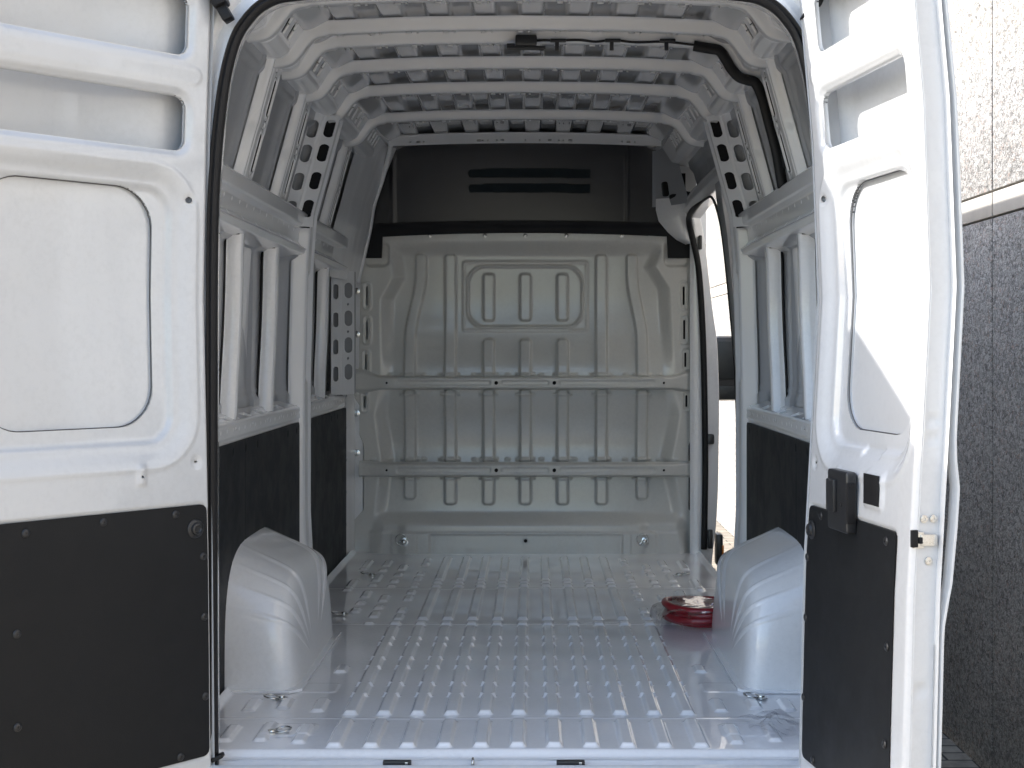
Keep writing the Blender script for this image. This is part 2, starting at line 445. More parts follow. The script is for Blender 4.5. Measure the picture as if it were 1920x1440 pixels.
# --- wheel arches
def arch(s):
    W, A, H, yc = .240, .462, .455, 1.14
    nt_, nf = 120, 60
    V = []; Fc = []
    for i in range(nt_ + 1):
        th = math.pi * i / nt_
        ct, st_ = math.cos(th), math.sin(th)
        for j in range(nf + 1):
            q_ = j / nf; ph = (math.pi / 2) * (.5 * (2 * q_) ** 3 if q_ < .5 else 1 - .5 * (2 - 2 * q_) ** 3)
            m_ = 11.0; n2 = 3.7
            w_ = abs(math.sin(ph)) ** (2 / m_); k = abs(math.cos(ph)) ** (2 / m_)
            yy = -math.copysign(abs(ct) ** (2 / n2), ct) * A * k
            zz = abs(st_) ** (2 / n2) * H * k
            # pressed flutes that run over the top and fan down the inner face
            fl = 0
            for t0 in (.42, .66, .95, 1.3, 1.75, 2.2):
                fl += float(bead(np.array(th - t0), .024))
            side = min(1, max(.4, q_ * 5)) * min(1, max(0, (.93 - q_) * 5))
            ex = .009 * fl * side
            r_ = math.hypot(yy, zz) + 1e-6
            X_ = .955 - W * w_ * (1 - .10 * zz / H) - ex * w_
            yy2 = yy * (1 + ex / r_ * .6); zz2 = zz * (1 + ex / r_ * .6) - .105 * w_ * (zz / H) 
            V.append((s * X_, yc + yy2, zz2))
    for i in range(nt_):
        for j in range(nf):
            a = i * (nf + 1) + j; q = (a, a + 1, a + nf + 2, a + nf + 1)
            Fc.append(q if s > 0 else q[::-1])
    o = mk('wheel_arch', V, Fc, 'white', van)
    # base flange
    bm = bmesh.new()
    pts = [(s * .73, .665), (s * .94, .665), (s * .94, 1.615), (s * .73, 1.615), (s * .695, 1.58), (s * .695, .70)]
    vs = [bm.verts.new((a, b, .0105)) for a, b in pts]; f = bm.faces.new(vs)
    ex = bmesh.ops.extrude_face_region(bm, geom=[f])
    for v in ex['geom']:
        if isinstance(v, bmesh.types.BMVert): v.co.z -= .008
    bmobj('arch_flange', bm, 'floor', o)
arch(-1); arch(1)

# --- bulkhead (pressed steel) in photo-derived metric coordinates, plane Y = L
dB = L - CAMY
BX = lambda p: px(p, dB)
BZ = lambda p: pz(p, dB)
def bulk_h(x, z):
    X = (x - CAMX) / dB * F + 1000; Y = 655 - (z - CAMZ) / dB * F      # nominal px at that depth
    h = np.zeros_like(x)
    def P(u0, u1, v0, v1, r, wd, H): return H * pad(X, Y, u0, u1, v0, v1, r, wd)
    # big recess, deeper towards its borders
    left = itp(Y, [(437, 722), (470, 728), (520, 735), (560, 712), (700, 712), (780, 700), (860, 712), (1035, 690)])
    right = itp(Y, [(437, 1250), (470, 1246), (500, 1232), (540, 1258), (700, 1268), (780, 1278), (860, 1262), (1035, 1300)])
    inx = ss((X - left) / 26) * ss((right - X) / 26)
    iny = ss((Y - 450) / 30) * ss((985 - Y) / 26)
    h -= .060 * inx * iny
    # gentle vertical profile: swells towards the two crossbars
    PT = [(437, 0), (575, 0), (640, .010), (690, .030), (745, .034), (765, .018), (800, .004), (850, .002), (870, .012), (900, .016), (955, .022), (985, .03)]
    prof_ = sum(itp(Y + q, PT) for q in np.linspace(-22, 22, 11)) / 11
    h += 1.7 * prof_ * inx
    # vertical swages
    for k, c in enumerate((768, 844, 916, 985, 1055, 1128, 1204)):
        off = 0
        if k == 0: off = 20 * ss((640 - Y) / 130)
        if k == 6: off = -18 * ss((640 - Y) / 130)
        Xc = X - off
        def Q(v0, v1): return pad(Xc, Y, c - 12.5, c + 12.5, v0, v1, 8, 4.5)
        if k in (0, 1, 5, 6): q = Q(474, 712)
        else: q = np.maximum(Q(511, 603), Q(634, 712))
        q = np.maximum(q, Q(728, 872)); q = np.maximum(q, Q(885, 948 if k not in (0, 6) else 938))
        h += .030 * q
        # collars where the swages pass the bars
        for yy in (703, 739, 862, 897):
            h += .008 * pad(Xc, Y, c - 19, c + 19, yy - 4, yy + 4, 3, 3)
    for j in range(19):                                       # small scallops along the bars
        c = 700 + j * 31.5
        for yy in (703, 862): h += .005 * pad(X, Y, c - 6, c + 6, yy - 3.5, yy + 3.5, 3, 3)
    # window-shaped pressing
    d1 = rr(X, Y, 985, 555.5, 120, 68.5, 7); d2 = rr(X, Y, 984.5, 556, 108.5, 58, 34)
    h += .006 * ss(-d1 / 4) - .004 * ss(-(d1 + 4) / 4)
    h += .014 * bead(d2, 4)
    # bottom box with raised ends
    h += .030 * ss((Y - 985) / 9) * 0 + .012 * ss((Y - 993) / 5) * ss((X - 690) / 9) * ss((1290 - X) / 9)
    h -= .010 * pad(X, Y, 805, 1168, 996, 1060, 5, 5)
    for c in (760, 1205): h += .006 * pad(X, Y, c - 26, c + 26, 992, 1060, 10, 4)
    # shelf above the box
    h += .018 * pad(X, Y, 745, 1215, 960, 1060, 22, 20)
    # corner dishes and side slot beads
    for c in (706, 1268): h -= .012 * pad(X, Y, c - 26, c + 26, 452, 502, 14, 6)
    for (c, a, b) in ((688, 535, 575), (688, 598, 640), (686, 662, 700), (684, 738, 768), (1282, 533, 575), (1283, 596, 640), (1285, 658, 690), (1287, 738, 766)):
        h += .005 * bead(rr(X, Y, c, (a + b) / 2, 7, (b - a) / 2 + 5, 6), 2.5)
    h += .0010 * np.sin(x * 6) * np.sin(z * 7)
    return h
def bulk_hole(x, z):
    X = (x - CAMX) / dB * F + 1000; Y = 655 - (z - CAMZ) / dB * F
    d = np.full_like(x, 99.)
    for (c, a, b) in ((688, 538, 572), (688, 602, 636), (686, 665, 697), (684, 741, 765), (1282, 537, 572), (1283, 600, 636), (1285, 661, 688), (1287, 741, 763)):
        d = np.minimum(d, rr(X, Y, c, (a + b) / 2, 1.9, (b - a) / 2, 1.5))
    d = np.minimum(d, np.hypot(X - 985.5, Y - 1010.5) - 3.2)
    # outline: rounded shoulders and waisted sides
    top = 437 + 9 * ((X - 985) / 300) ** 2
    d = np.minimum(d, Y - top)
    lo = itp(Y, [(437, 718), (478, 716), (484, 677), (690, 673), (700, 664), (745, 664), (760, 674), (815, 674), (835, 682), (955, 682), (975, 664), (1040, 662)]); hi = itp(Y, [(437, 1254), (478, 1256), (484, 1293), (690, 1297), (700, 1308), (745, 1308), (760, 1298), (815, 1298), (835, 1291), (955, 1291), (975, 1310), (1040, 1314)])
    d = np.minimum(d, X - lo); d = np.minimum(d, hi - X)
    return d / dB
bulk = sheet('bulkhead', lin(BX(655), BX(1322), .0052), lin(BZ(1042), BZ(432), .0052), bulk_h,
             lambda u, v, h: (u, L - h, v), 'bulk', van, bulk_hole, .012)
sheet('bulkhead_flange', lin(BX(652), BX(680), .006), lin(0, 1.66, .012), lambda u, v: .004 * bead(u - BX(660), .012) - .002 * np.sin(v * 37), lambda u, v, h: (u, L + .004 - h, v), 'white', van)
sheet('bulkhead_flange', lin(BX(1294), BX(1324), .006), lin(0, 1.66, .012), lambda u, v: .004 * bead(u - BX(1312), .012) - .002 * np.sin(v * 37), lambda u, v, h: (u, L + .004 - h, v), 'bulk', van)
# black backing added cab-side so that the slots look into darkness
boxobj('cab_dark_back', (0, L + .10, .85), (1.86, .02, 1.9), 0, 'black', van)

def crossbar(y0, y1, xl, xr, flare):
    za, zb = BZ(y1), BZ(y0)
    def hf(u, v):
        t = (v - za) / (zb - za)
        h = .055 * ss(t / .18) * ss((1 - t) / .18)
        X = (u - CAMX) / dB * F + 1000
        for a, b in ((744, 922), (940, 1030), (1048, 1228)):
            h -= .004 * bead(rr(X, t, (a + b) / 2, .5, (b - a) / 2, .22, .2) * .02, .0022) if False else .005 * pad(X, t * 26, a, b, 7.5, 18.5, 5, 2.5)
        h = h * (1 - .45 * ss((730 - X) / 50) - .45 * ss((X - 1245) / 50))
        return h
    def hole(u, v):
        X = (u - CAMX) / dB * F + 1000; t = (v - za) / (zb - za) * 26
        d = np.full_like(u, 99.)
        for c, r_ in ((727, 2.2), (931, 3.4), (1039, 3.4), (1243, 2.2)): d = np.minimum(d, np.hypot(X - c, t - 13) - r_)
        return d / dB
    def mp(u, v, h):
        X = (u - CAMX) / dB * F + 1000
        e = flare * (ss((718 - X) / 40) + ss((X - 1257) / 40)); m_ = (za + zb) / 2
        return u, L - .004 + .0 - h, m_ + (v - m_) * (1 + e) + .012 * e
    us = lin(BX(xl), BX(xr), .005)
    o = sheet('bulkhead_crossbar', us, lin(za, zb, .004), hf, mp, 'bulk', bulk, hole, .01)
    return o
crossbar(704, 731, 664, 1306, .7); crossbar(866, 894, 674, 1297, .12)
# dark strips standing in for shade behind the crossbar holes
for yy in (717.5, 880):
    bm = bmesh.new(); box(bm, (0, L - .028, BZ(yy)), (1.55, .004, .03)); bmobj('bar_dark_back', bm, 'hole', bulk, smooth=False)
boxobj('bulkhead_dark_back', (0, L + .030 - .0, BZ(1010)), (.3, .004, .08), 0, 'hole', bulk)  # dark plate stands in for shade behind the centre hole
# bolts on both edges and the top
def bolt(x_, y_, z_, r_=.012, n=(0, -1, 0), par=bulk, mat='metal'):
    return lathe('bolt', [(r_ * 1.5, 0), (r_ * 1.5, .003), (r_, .004), (r_ * .9, .008), (r_ * .45, .009), (r_ * .4, .006), (0, .006)], mat, par, frame((x_, y_, z_), n), 14)
for yy in (546, 627, 702, 775, 849): bolt(BX(669), L - .004, BZ(yy)); bolt(BX(1302), L - .004, BZ(yy))
for yy in (738,): bolt(BX(668), L - .004, BZ(yy), mat='bulk'); bolt(BX(1303), L - .004, BZ(yy), mat='bulk')
lathe('hole_dark_disc', [(.0095, 0), (.0095, .0035), (0, .0036)], 'hole', bulk, frame((BX(985.5), L - float(bulk_h(np.array([BX(978.)]), np.array([BZ(1010.5)]))[0]) - .0005, BZ(1010.5)), (0, -1, 0)), 16)  # dark disc painted in place of the hole's shade
for xx in (806, 909, 985, 1062, 1166): bolt(BX(xx), L - .002, BZ(440) - .006, .008, mat='metal')
lathe('hole_boss', [(.024, 0), (.024, .003), (.017, .004), (.012, .003), (.010, .002)], 'bulk', bulk, frame((BX(985.5), L - float(bulk_h(np.array([BX(978.)]), np.array([BZ(1010.5)]))[0]) - .0005, BZ(1010.5)), (0, -1, 0)), 20)
for xx in (757, 1203):
    hb = float(bulk_h(np.array([BX(xx + 3)]), np.array([BZ(1012)]))[0]); m_ = frame((BX(xx + 3), L - hb - .001, BZ(1012)), (0, -1, 0))
    c = lathe('tie_down_ring', [(.0, 0), (.024, 0), (.024, .004), (.014, .006), (.013, .018), (.008, .022), (.0, .022)], 'metal', bulk, m_, 20)
    pts = [(-.012 + .030 * math.cos(a), .014 + .030 * math.sin(a), .012 + .003 * math.sin(a)) for a in np.linspace(0, 2 * math.pi, 28, endpoint=False)]
    tube('ring_loop', pts, .0032, 'metal', c, 8, closed=True, mw=m_)
    bm = bmesh.new(); box(bm, (-.004, .006, .012), (.058, .007, .006), .002, Matrix.Rotation(R(35), 3, 'Z')); bmobj('ring_bar', bm, 'metal', c, m_)

# --- black upper partition with tapes and trim
def part_hole(x, z):
    X = (x - CAMX) / dB * F + 1000; Y = 655 - (z - CAMZ) / dB * F
    lo = itp(Y, [(262, 742), (275, 733), (330, 712), (380, 696), (425, 686)])
    hi = itp(Y, [(262, 1232), (275, 1240), (425, 1250)])
    return np.minimum(X - lo, hi - X) / dB
upper = sheet('upper_partition', lin(BX(680), BX(1256), .006), lin(BZ(428), BZ(258), .01),
              lambda u, v: .004 * bead(u + .715, .02) + .004 * bead(u - .55, .015) + .003 * np.sin(u * 3 + v * 4) - .0 * u,
              lambda u, v, h: (u, L + .02 - h - .05 * (v - 1.7), v), 'part', van, part_hole, .003)
for (a, b) in ((316, 333), (344, 361)):
    d_ = dB - .0
    def hf(u, v): return .0025 + .0006 * np.sin(u * 300) * np.sin(v * 260)
    def hole(u, v, a=a, b=b):
        X = (u - CAMX) / dB * F + 1000; Y = 655 - (v - CAMZ) / dB * F
        t_ = a + 2.0 * ss((912 - X) / 8) + 1.5 * ss((X - 1060) / 8) * (1 - 0) + .0035 * (X - 990) * 0
        return np.minimum(np.minimum(Y - t_ - .6 * np.sin(X * .7) * .3, b - Y + 1.2 * ss((X - 1060) / 6)), np.minimum(X - 877 - np.abs(Y - (a + b) / 2) * .5, 1107 - X)) / dB
    sheet('hook_tape', lin(BX(874), BX(1110), .004), lin(BZ(b + 4), BZ(a - 3), .004), hf,
          lambda u, v, h: (u, L + .012 - h - .05 * (v - 1.7), v), 'velcro', upper, hole, .002)
def trim_hole(x, z):
    X = (x - CAMX) / dB * F + 1000; Y = 655 - (z - CAMZ) / dB * F
    top = 414 + 6 * ((X - 985) / 280) ** 2 + 14 * ss((712 - X) / 30) + 10 * ss((X - 1248) / 20)
    bot = 436.5 + 9 * ((X - 985) / 300) ** 2 + 60 * np.where((X < 718) | (X > 1252), 1, 0)
    bot = np.minimum(bot, 484)
    return np.minimum(np.minimum(Y - top, bot - Y), np.minimum(X - 678, 1297 - X)) / dB
sheet('partition_trim', lin(BX(674), BX(1300), .0055), lin(BZ(488), BZ(410), .0045),
      lambda u, v: .012 + .01 * ss((v - BZ(430)) / .03), lambda u, v, h: (u, L - .006 - h, v), 'black', van, trim_hole, .02)

# --- roof: corrugated skin
def roof_h(x, y):
    crown = -.020 * (x / .66) ** 2
    ph = np.abs(((x / .156) + 100.25) % 1 - .5) * 2
    cor = .020 * ss((ph - .44) / .12)
    return crown + cor * ss((.64 - np.abs(x)) / .02) - .03 * ss((np.abs(x) - .62) / .10) + .001 * np.sin(x * 8 + y * 5)
sheet('roof_panel', lin(-.74, .74, .0075), lin(-.02, L + .1, .05), roof_h, lambda u, v, h: (u, v, 2.212 + h), 'roof', van)

# bows (roof cross members)
BP = [(0, 2.166), (.35, 2.162), (.60, 2.151), (.650, 2.149), (.688, 2.140), (.716, 2.114), (.738, 2.084), (.765, 2.056), (.80, 2.044), (.835, 2.041)]
half = catmull(BP, 8)
full_ = np.vstack([half[::-1] * np.array([-1, 1]), half[1:]])
sl = np.concatenate([[0], np.cumsum(np.hypot(*np.diff(full_, axis=0).T))])
tan = np.gradient(full_, axis=0); tan /= np.linalg.norm(tan, axis=1)[:, None]
def bow(yc, wd=.040, dp=.040, mat='bow'):
    mid = sl[-1] / 2
    def hf(u, v):
        e = ss((np.abs(u - mid) - .645) / .006) * .004
        t = v - yc
        h = dp * ss((np.abs(t + .004) - wd * .42) / (wd * .40))      # hat flanks
        h += -.002 * bead(t + wd * .42, .006)
        return h - e
    def hole(u, v):
        d = np.full_like(u, 9.)
        k = np.round((u - mid) / .125) * .125 + mid
        k2 = k + .028
        a = rr(u, v, k, yc + .006, .010, .005, .002); b = np.hypot(u - k2, v - yc - .006) - .0045
        ok = np.abs(u - mid) < .62
        return np.where(ok, np.minimum(a, b), 9.)
    def mp(u, v, h):
        X = np.interp(u, sl, full_[:, 0]); Z = np.interp(u, sl, full_[:, 1])
        tx = np.interp(u, sl, tan[:, 0]); tz = np.interp(u, sl, tan[:, 1])
        return X - tz * h, v, Z + tx * h
    us = lin(0, sl[-1], .006)
    o = sheet('roof_bow', us, lin(yc - wd, yc + wd, .004), hf, mp, mat, van, hole, .006)
    return o
BY = [.54, .93, 1.13, 1.56, 2.05, 2.71]
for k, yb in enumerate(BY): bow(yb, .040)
# front header with punched line
def fh_hole(u, v):
    X = (u - CAMX) / 7.02 * F + 1000
    d = np.full_like(u, 9.); t = (v - 2.155) * 340
    for c in (770, 795, 905, 915, 932, 1012, 1048, 1056, 1166, 1190, 985): d = np.minimum(d, np.hypot(X - c, t - 4) - 1.6)
    for c in (785, 898, 942, 1031, 1069, 1178): d = np.minimum(d, rr(X, t, c, 4, 3.6, 2, .5))
    return d / 360
sheet('front_header', lin(-.70, .70, .005), lin(2.150, 2.21, .004), lambda u, v: .012 * ss((.012 - (v - 2.150)) / .012) + .006 * np.sin(v * 50) * 0,
      lambda u, v, h: (u, 3.34 - h * 0 + .25 * (v - 2.15), v - .014 * (u / .66) ** 2), 'inner', van, fh_hole, .004)
sheet('front_roof_panel', lin(-.72, .72, .01), lin(3.34, 3.74, .02), lambda u, v: .012 * pad(u, v, -.42, .38, 3.40, 3.6, .05, .03),
      lambda u, v, h: (u, v, 2.205 - h - .02 * (u / .7) ** 2 + .0 * v), 'inner', van)

# --- cantrails: slotted corner sheets running the length of the bay
CP = np.array([(.665, 2.205), (.700, 2.188), (.730, 2.150), (.775, 2.078), (.800, 2.062), (.86, 2.058), (.93, 2.07)])
cl = np.concatenate([[0], np.cumsum(np.hypot(*np.diff(CP, axis=0).T))])
SL = [.70, .79, 1.30, 1.39, 1.72, 1.81, 2.25, 2.35, 2.45, 2.55, 2.86, 2.94, 3.02, 3.10, 3.18]
def cant(s):
    def hf(u, v):
        h = .006 * pad(u * 0 + v, v, .05, .15, -9, 9, .01, .01) * 0
        for a, b in zip([.2] + BY, BY + [3.3]):
            h = h + .010 * pad(u, v, a + .07, b - .07, .145, .235, .02, .014)
        return h
    def hole(u, v):
        d = np.full_like(u, 9.)
        for y_ in SL: d = np.minimum(d, rr(u, v, y_ + (v - .1) * .15, .102, .022 if y_ < 2.2 else .018, .040, .006))
        return d
    def mp(u, v, h):
        X = np.interp(v, cl, CP[:, 0]); Z = np.interp(v, cl, CP[:, 1])
        return s * (X - h * .8), u, Z - h * .6
    ct = sheet('cantrail', lin(.10, 3.55, .0075), lin(0, cl[-1], .006), hf, mp, 'inner', van, hole, .008)
    for y_ in SL:
        sheet('slot_dark_back', np.array([y_ - .04, y_ + .04]), np.array([.045, .10, .16]), lambda u, v: 0 * u - .014, mp, 'hole', ct)  # dark sheet stands in for shade behind each cantrail slot
cant(-1); cant(1)

# --- side walls
PIL = [.34, .93, 1.56, 2.74]
def side(s):
    yend = 3.62 if s < 0 else 2.36
    # upper skin sheet with pillars pressed in
    def hf(u, v):
        h = np.zeros_like(u)
        for p in PIL:
            if s > 0 and p > 2.3: continue
            wv = .050 - .010 * bead(v - 1.86, .05)
            h = h + .010 * bead(u - p + .10 + .015 * bead(v - 1.86, .05), .018) * ss((v - 1.68) / .02)
        h = h + .003 * bead(v - 1.870 - .02 * (u % .6 - .3), .005)
        h = h + .014 * ss((v - 2.0) / .03)
        h = h + .002 * np.sin(u * 5) * np.sin(v * 6)
        return h
    sheet('upper_side_panel', lin(.10, 3.62 if s < 0 else 3.4, .0055), lin(1.60, 2.085, .008), hf, lambda u, v, h: (s * (wx(v) + .045 - h), u, v), 'skin', van, (lambda u, v: np.maximum(2.40 - u, v - 1.86)) if s > 0 else None)
    # bright pillar caps (one per pillar)
    for p in PIL:
        if s > 0 and p > 2.3: continue
        def hp(u, v, p=p):
            t = u - p - .006 * bead(v - 1.86, .05)
            h = .034 * ss((t + .052) / .012) * ss((.118 - t) / .012)
            h = h - .008 * bead(t + .018, .010) - .006 * bead(rr(t, v, .066, 1.945, .030, .074, .02), .008) - .006 * bead(rr(t, v, .066, 1.765, .030, .078, .02), .008)
            return h
        def hol(u, v, p=p):
            t = u - p
            d = np.minimum(rr(t, v, .066, 1.948, .021, .062, .012), rr(t, v, .066, 1.762, .021, .066, .012))
            d = np.minimum(d, rr(t, v, .066, 1.858, .012, .007, .003))
            return np.minimum(d, rr(t, v, .03, 2.035, .010, .006, .002))
        pc = sheet('side_pillar', lin(p - .054, p + .120, .004), lin(1.655, 2.062, .007), hp, lambda u, v, h: (s * (wx(v) + .040 - h), u, v), 'inner', van, hol, .006)
        sheet('pillar_dark_back', lin(p + .03, p + .10, .03), lin(1.67, 2.045, .03), lambda u, v: 0 * u, lambda u, v, h: (s * (wx(v) + .011), u, v), 'hole', pc)  # dark sheet, shade behind the pillar slots put into colour
    # perforated double plate by the middle pillar
    def pf(u, v): return -.006 * bead(u - .5, .05) + .004 * bead(v - 1.86, .012) * (u < .5) + .001 * np.sin(v * 40)
    def ph(u, v):
        d = np.full_like(u, 9.)
        for zz in (2.005, 1.905, 1.79, 1.675):
            d = np.minimum(d, rr(u * .095, v, .78 * .095, zz, .0165, .036, .0165))
            d = np.minimum(d, rr(u * .095, v, .24 * .095, zz - .012, .0155, .036, .0155))
        return d
    pm = lambda u, v, h: (s * (wx(v) + .052 - .105 * u - h * .4), 1.88 + .13 * u - h, v)
    pl = sheet('perforated_pillar', lin(0, 1, .035), lin(1.60, 2.06, .006), pf, pm, 'inner', van, ph, .006)
    sheet('pillar_back', lin(.5, 1, .25), lin(1.60, 2.06, .02), lambda u, v: 0 * u - .05, pm, 'hole', pl)  # dark sheet gives the inner ovals their shade
    sheet('pillar_back', lin(0, .5, .25), lin(1.60, 2.06, .02), lambda u, v: 0 * u - .035, pm, 'skin', pl)
    # middle pillar, floor to cantrail, box shaped
    def mpil(u, v):
        t = u - 2.17
        h = .065 * ss((.09 - np.abs(t)) / .02)
        h = h - .010 * pad(u, v, 2.11, 2.19, .95, 1.42, .03, .02) + .010 * bead(t - .02, .02) * ss((v - .1) / .1)
        return h
    def mh(u, v):
        d = rr(u, v, 2.20, .50, .012, .075, .01)
        for zz in (.70, .62, .77, 1.02): d = np.minimum(d, rr(u, v, 2.205, zz, .008, .016, .006))
        d = np.minimum(d, rr(u, v, 2.205, .22, .007, .10, .006))
        return d
    a_, b_ = (2.06, 2.30)
    sheet('middle_pillar', lin(a_, b_, .005), lin(0, 2.07, .012), mpil, lambda u, v, h: (s * (wx(v) + .035 - h), u, v), 'inner', van, mh, .008)
    # upper rail, stepped
    yr1 = 3.45 if s < 0 else 2.08
    RP = [(1.475, -.075), (1.487, -.02), (1.495, .012), (1.515, .020), (1.530, -.004), (1.545, -.016), (1.598, -.014), (1.606, .016), (1.612, .020), (1.655, .022), (1.664, .012), (1.668, -.05)]
    def rh(u, v): return itp(v, RP) - .0 * u
    def rho(u, v):
        d = np.full_like(u, 9.)
        k = np.round(u / .115) * .115; d = np.minimum(d, rr(u, v, k, 1.588, .004, .006, .001))
        k = np.round(u / .23) * .23 + .05; d = np.minimum(d, rr(u, v, k, 1.538, .0035, .008, .001))
        return d
    zz = np.unique(np.concatenate([lin(1.475, 1.668, .0045), [p[0] for p in RP]]))
    sheet('upper_rail', lin(.06, yr1, .007), zz, rh, lambda u, v, h: (s * (wx(v) - h), u, v), 'inner', van, rho, .006)
    # window zone skin
    def wh(u, v):
        h = .010 * ss((.93 - v) / .03) + .03 * ss((v - 1.46) / .03)
        h = h + .045 * ss((u - 2.02) / .03) * ss((2.35 - u) / .03)
        for p in (1.0, 1.62, 2.95): h = h + .014 * ss((np.abs(u - p) < .16) * (.16 - np.abs(u - p)) / .02)
        return h + .004 * bead(v - .935, .01) + .003 * np.sin(u * 4 + v * 3)
    sheet('window_blank_panel', lin(.06, 3.5 if s < 0 else 2.1, .008), lin(.852, 1.50, .008), wh, lambda u, v, h: (s * (wx(v) + .085 - h), u, v), 'skin', van)
    for p in ((1.02, 1.66, 2.98) if s < 0 else (.35, 1.02, 1.66)):
        bend = lambda z: wx(z)
        V = []; Fc = []
        zs = lin(.845, 1.492, .03)
        for z in zs:
            k = (z - .845) / .65
            yy = p - .06 + .05 * k + .03 * math.sin(math.pi * k)
            wdt = .020 + .004 * k; dpt = .052
            X0 = float(wx(z)) + .012
            sec = [(X0 + dpt, -wdt - .012), (X0 + dpt, -wdt), (X0 + .006, -wdt), (X0, -wdt + .006), (X0, wdt - .006), (X0 + .006, wdt), (X0 + dpt, wdt), (X0 + dpt, wdt + .012)]
            for a, b in sec: V.append((s * a, yy + b, z))
        m_ = 8
        for i in range(len(zs) - 1):
            for k in range(m_ - 1): Fc.append((i * m_ + k, i * m_ + k + 1, (i + 1) * m_ + k + 1, (i + 1) * m_ + k))
        po = mk('window_post', V, Fc, 'white', van); po.data.set_sharp_from_angle(angle=R(50))
        # black bonding gap along the post
        gp = []
        for z in lin(.87, 1.47, .04):
            k = (z - .845) / .65; gp.append((s * (float(wx(z)) + .066), p - .06 + .05 * k + .03 * math.sin(math.pi * k) - .040, z))
        tube('bonding_strip', gp, .005, 'rubber', po, 6)
        gp2 = [(a - s * .0, b + .078, c) for a, b, c in gp]
        tube('bonding_strip', gp2, .003, 'rubber', po, 6)
        bm = bmesh.new()
        box(bm, (s * (float(wx(1.48)) + .03), p + .0, 1.487), (.018, .085, .006), .001); box(bm, (s * (float(wx(1.48)) + .028), p + .0, 1.478), (.03, .02, .02), .003)
        bmobj('post_clip', bm, 'rubber', po)
    # lower belt rail: punched shelf and face
    yb1 = 3.45 if s < 0 else 2.075
    def sh_hole(u, v):
        d = np.full_like(u, 9.)
        for c in (.45, .62, .87, .97, 1.17, 1.40, 1.55, 1.80, 2.55, 2.80, 3.05, 3.3): d = np.minimum(d, rr(u, v, c, .038, .044, .020, .004))
        return d
    sheet('belt_shelf', lin(.06, yb1, .006), lin(0, .09, .006), lambda u, v: .004 * bead(v - .012, .006), lambda u, v, h: (s * (.945 + v * .8), u, .850 + h + .33 * v), 'white', van, sh_hole, .01)
    def fc_hole(u, v):
        k = np.round(u / .09) * .09; d = rr(u, v, k, .828, .003, .006, .001)
        k = np.round(u / .27) * .27 + .04; return np.minimum(d, np.hypot(u - k, v - .832) - .006)
    sheet('belt_rail', lin(.06, yb1, .006), np.array([.782, .788, .794, .80, .806, .812, .818, .824, .83, .836, .842, .847, .851]), lambda u, v: .006 * ss((v - .80) / .006) - .006 * ss((v - .845) / .006),
          lambda u, v, h: (s * (.945 - h), u, v), 'white', van, fc_hole, .006)
    # black lining boards
    def lining(y0, y1, seam):
        def lh(u, v):
            return -.0 * u - (.003 * bead(u - seam, .005) * (v > .42) if seam else 0)
        def lhole(u, v):
            d = -rr(u, v, (y0 + y1) / 2, .40, (y1 - y0) / 2, .388, .02)
            k = np.round((u - y0) / .20) * .20 + y0 + .08; d = np.minimum(d, rr(u, v, k, .755, .003, .011, .003))
            return d
        sheet('lining_panel', lin(y0 - .01, y1 + .01, .009), lin(.005, .80, .009), lh, lambda u, v, h: (s * (.938 - h - .012 * ss((.4 - v) / .4) * 0), u, v), 'black', van, lhole, .005)
    lining(.12, 2.07, .98)
    if s < 0: lining(2.30, 3.50, 0)
    # inner wall behind the linings, closes the cavity
    boxobj('side_inner_panel', (s * .965, yend / 2, .42), (.012, yend - .1, .86), 0, 'inner', van)
    # outer body skin with a rounded shoulder
    pr = [(.985, -.28), (1.01, .0), (1.03, .4), (1.035, .9), (1.02, 1.4), (.99, 1.75), (.94, 2.05), (.90, 2.17), (.84, 2.235), (.74, 2.262)]
    prs = catmull(pr, 4)
    V = []; Fc = []
    rng = [(-.01, L + .1)] if s < 0 else [(-.01, 2.36)]
    for (ya, yb) in rng:
        b0 = len(V); yl = lin(ya, yb, .3)
        for y_ in yl:
            for a, b in prs: V.append((s * a, y_, b))
        k_ = len(prs)
        for i in range(len(yl) - 1):
            for k in range(k_ - 1): Fc.append((b0 + i * k_ + k, b0 + i * k_ + k + 1, b0 + (i + 1) * k_ + k + 1, b0 + (i + 1) * k_ + k))
    mk('outer_side_skin', V, Fc, 'white', van)
    if s > 0:
        up = [p for p in prs if p[1] > 1.86]; V = []; Fc = []
        for y_ in (2.36, L + .1):
            for a, b in up: V.append((s * a, y_, b))
        k_ = len(up)
        for k in range(k_ - 1): Fc.append((k, k + 1, k_ + k + 1, k_ + k))
        mk('outer_side_skin', V, Fc, 'white', van)
side(-1); side(1)
# outer roof
mk('outer_roof_skin', [(-.76, -.01, 2.262), (.76, -.01, 2.262), (.76, L + .1, 2.262), (-.76, L + .1, 2.262)], [(0, 1, 2, 3)], 'white', van, False)

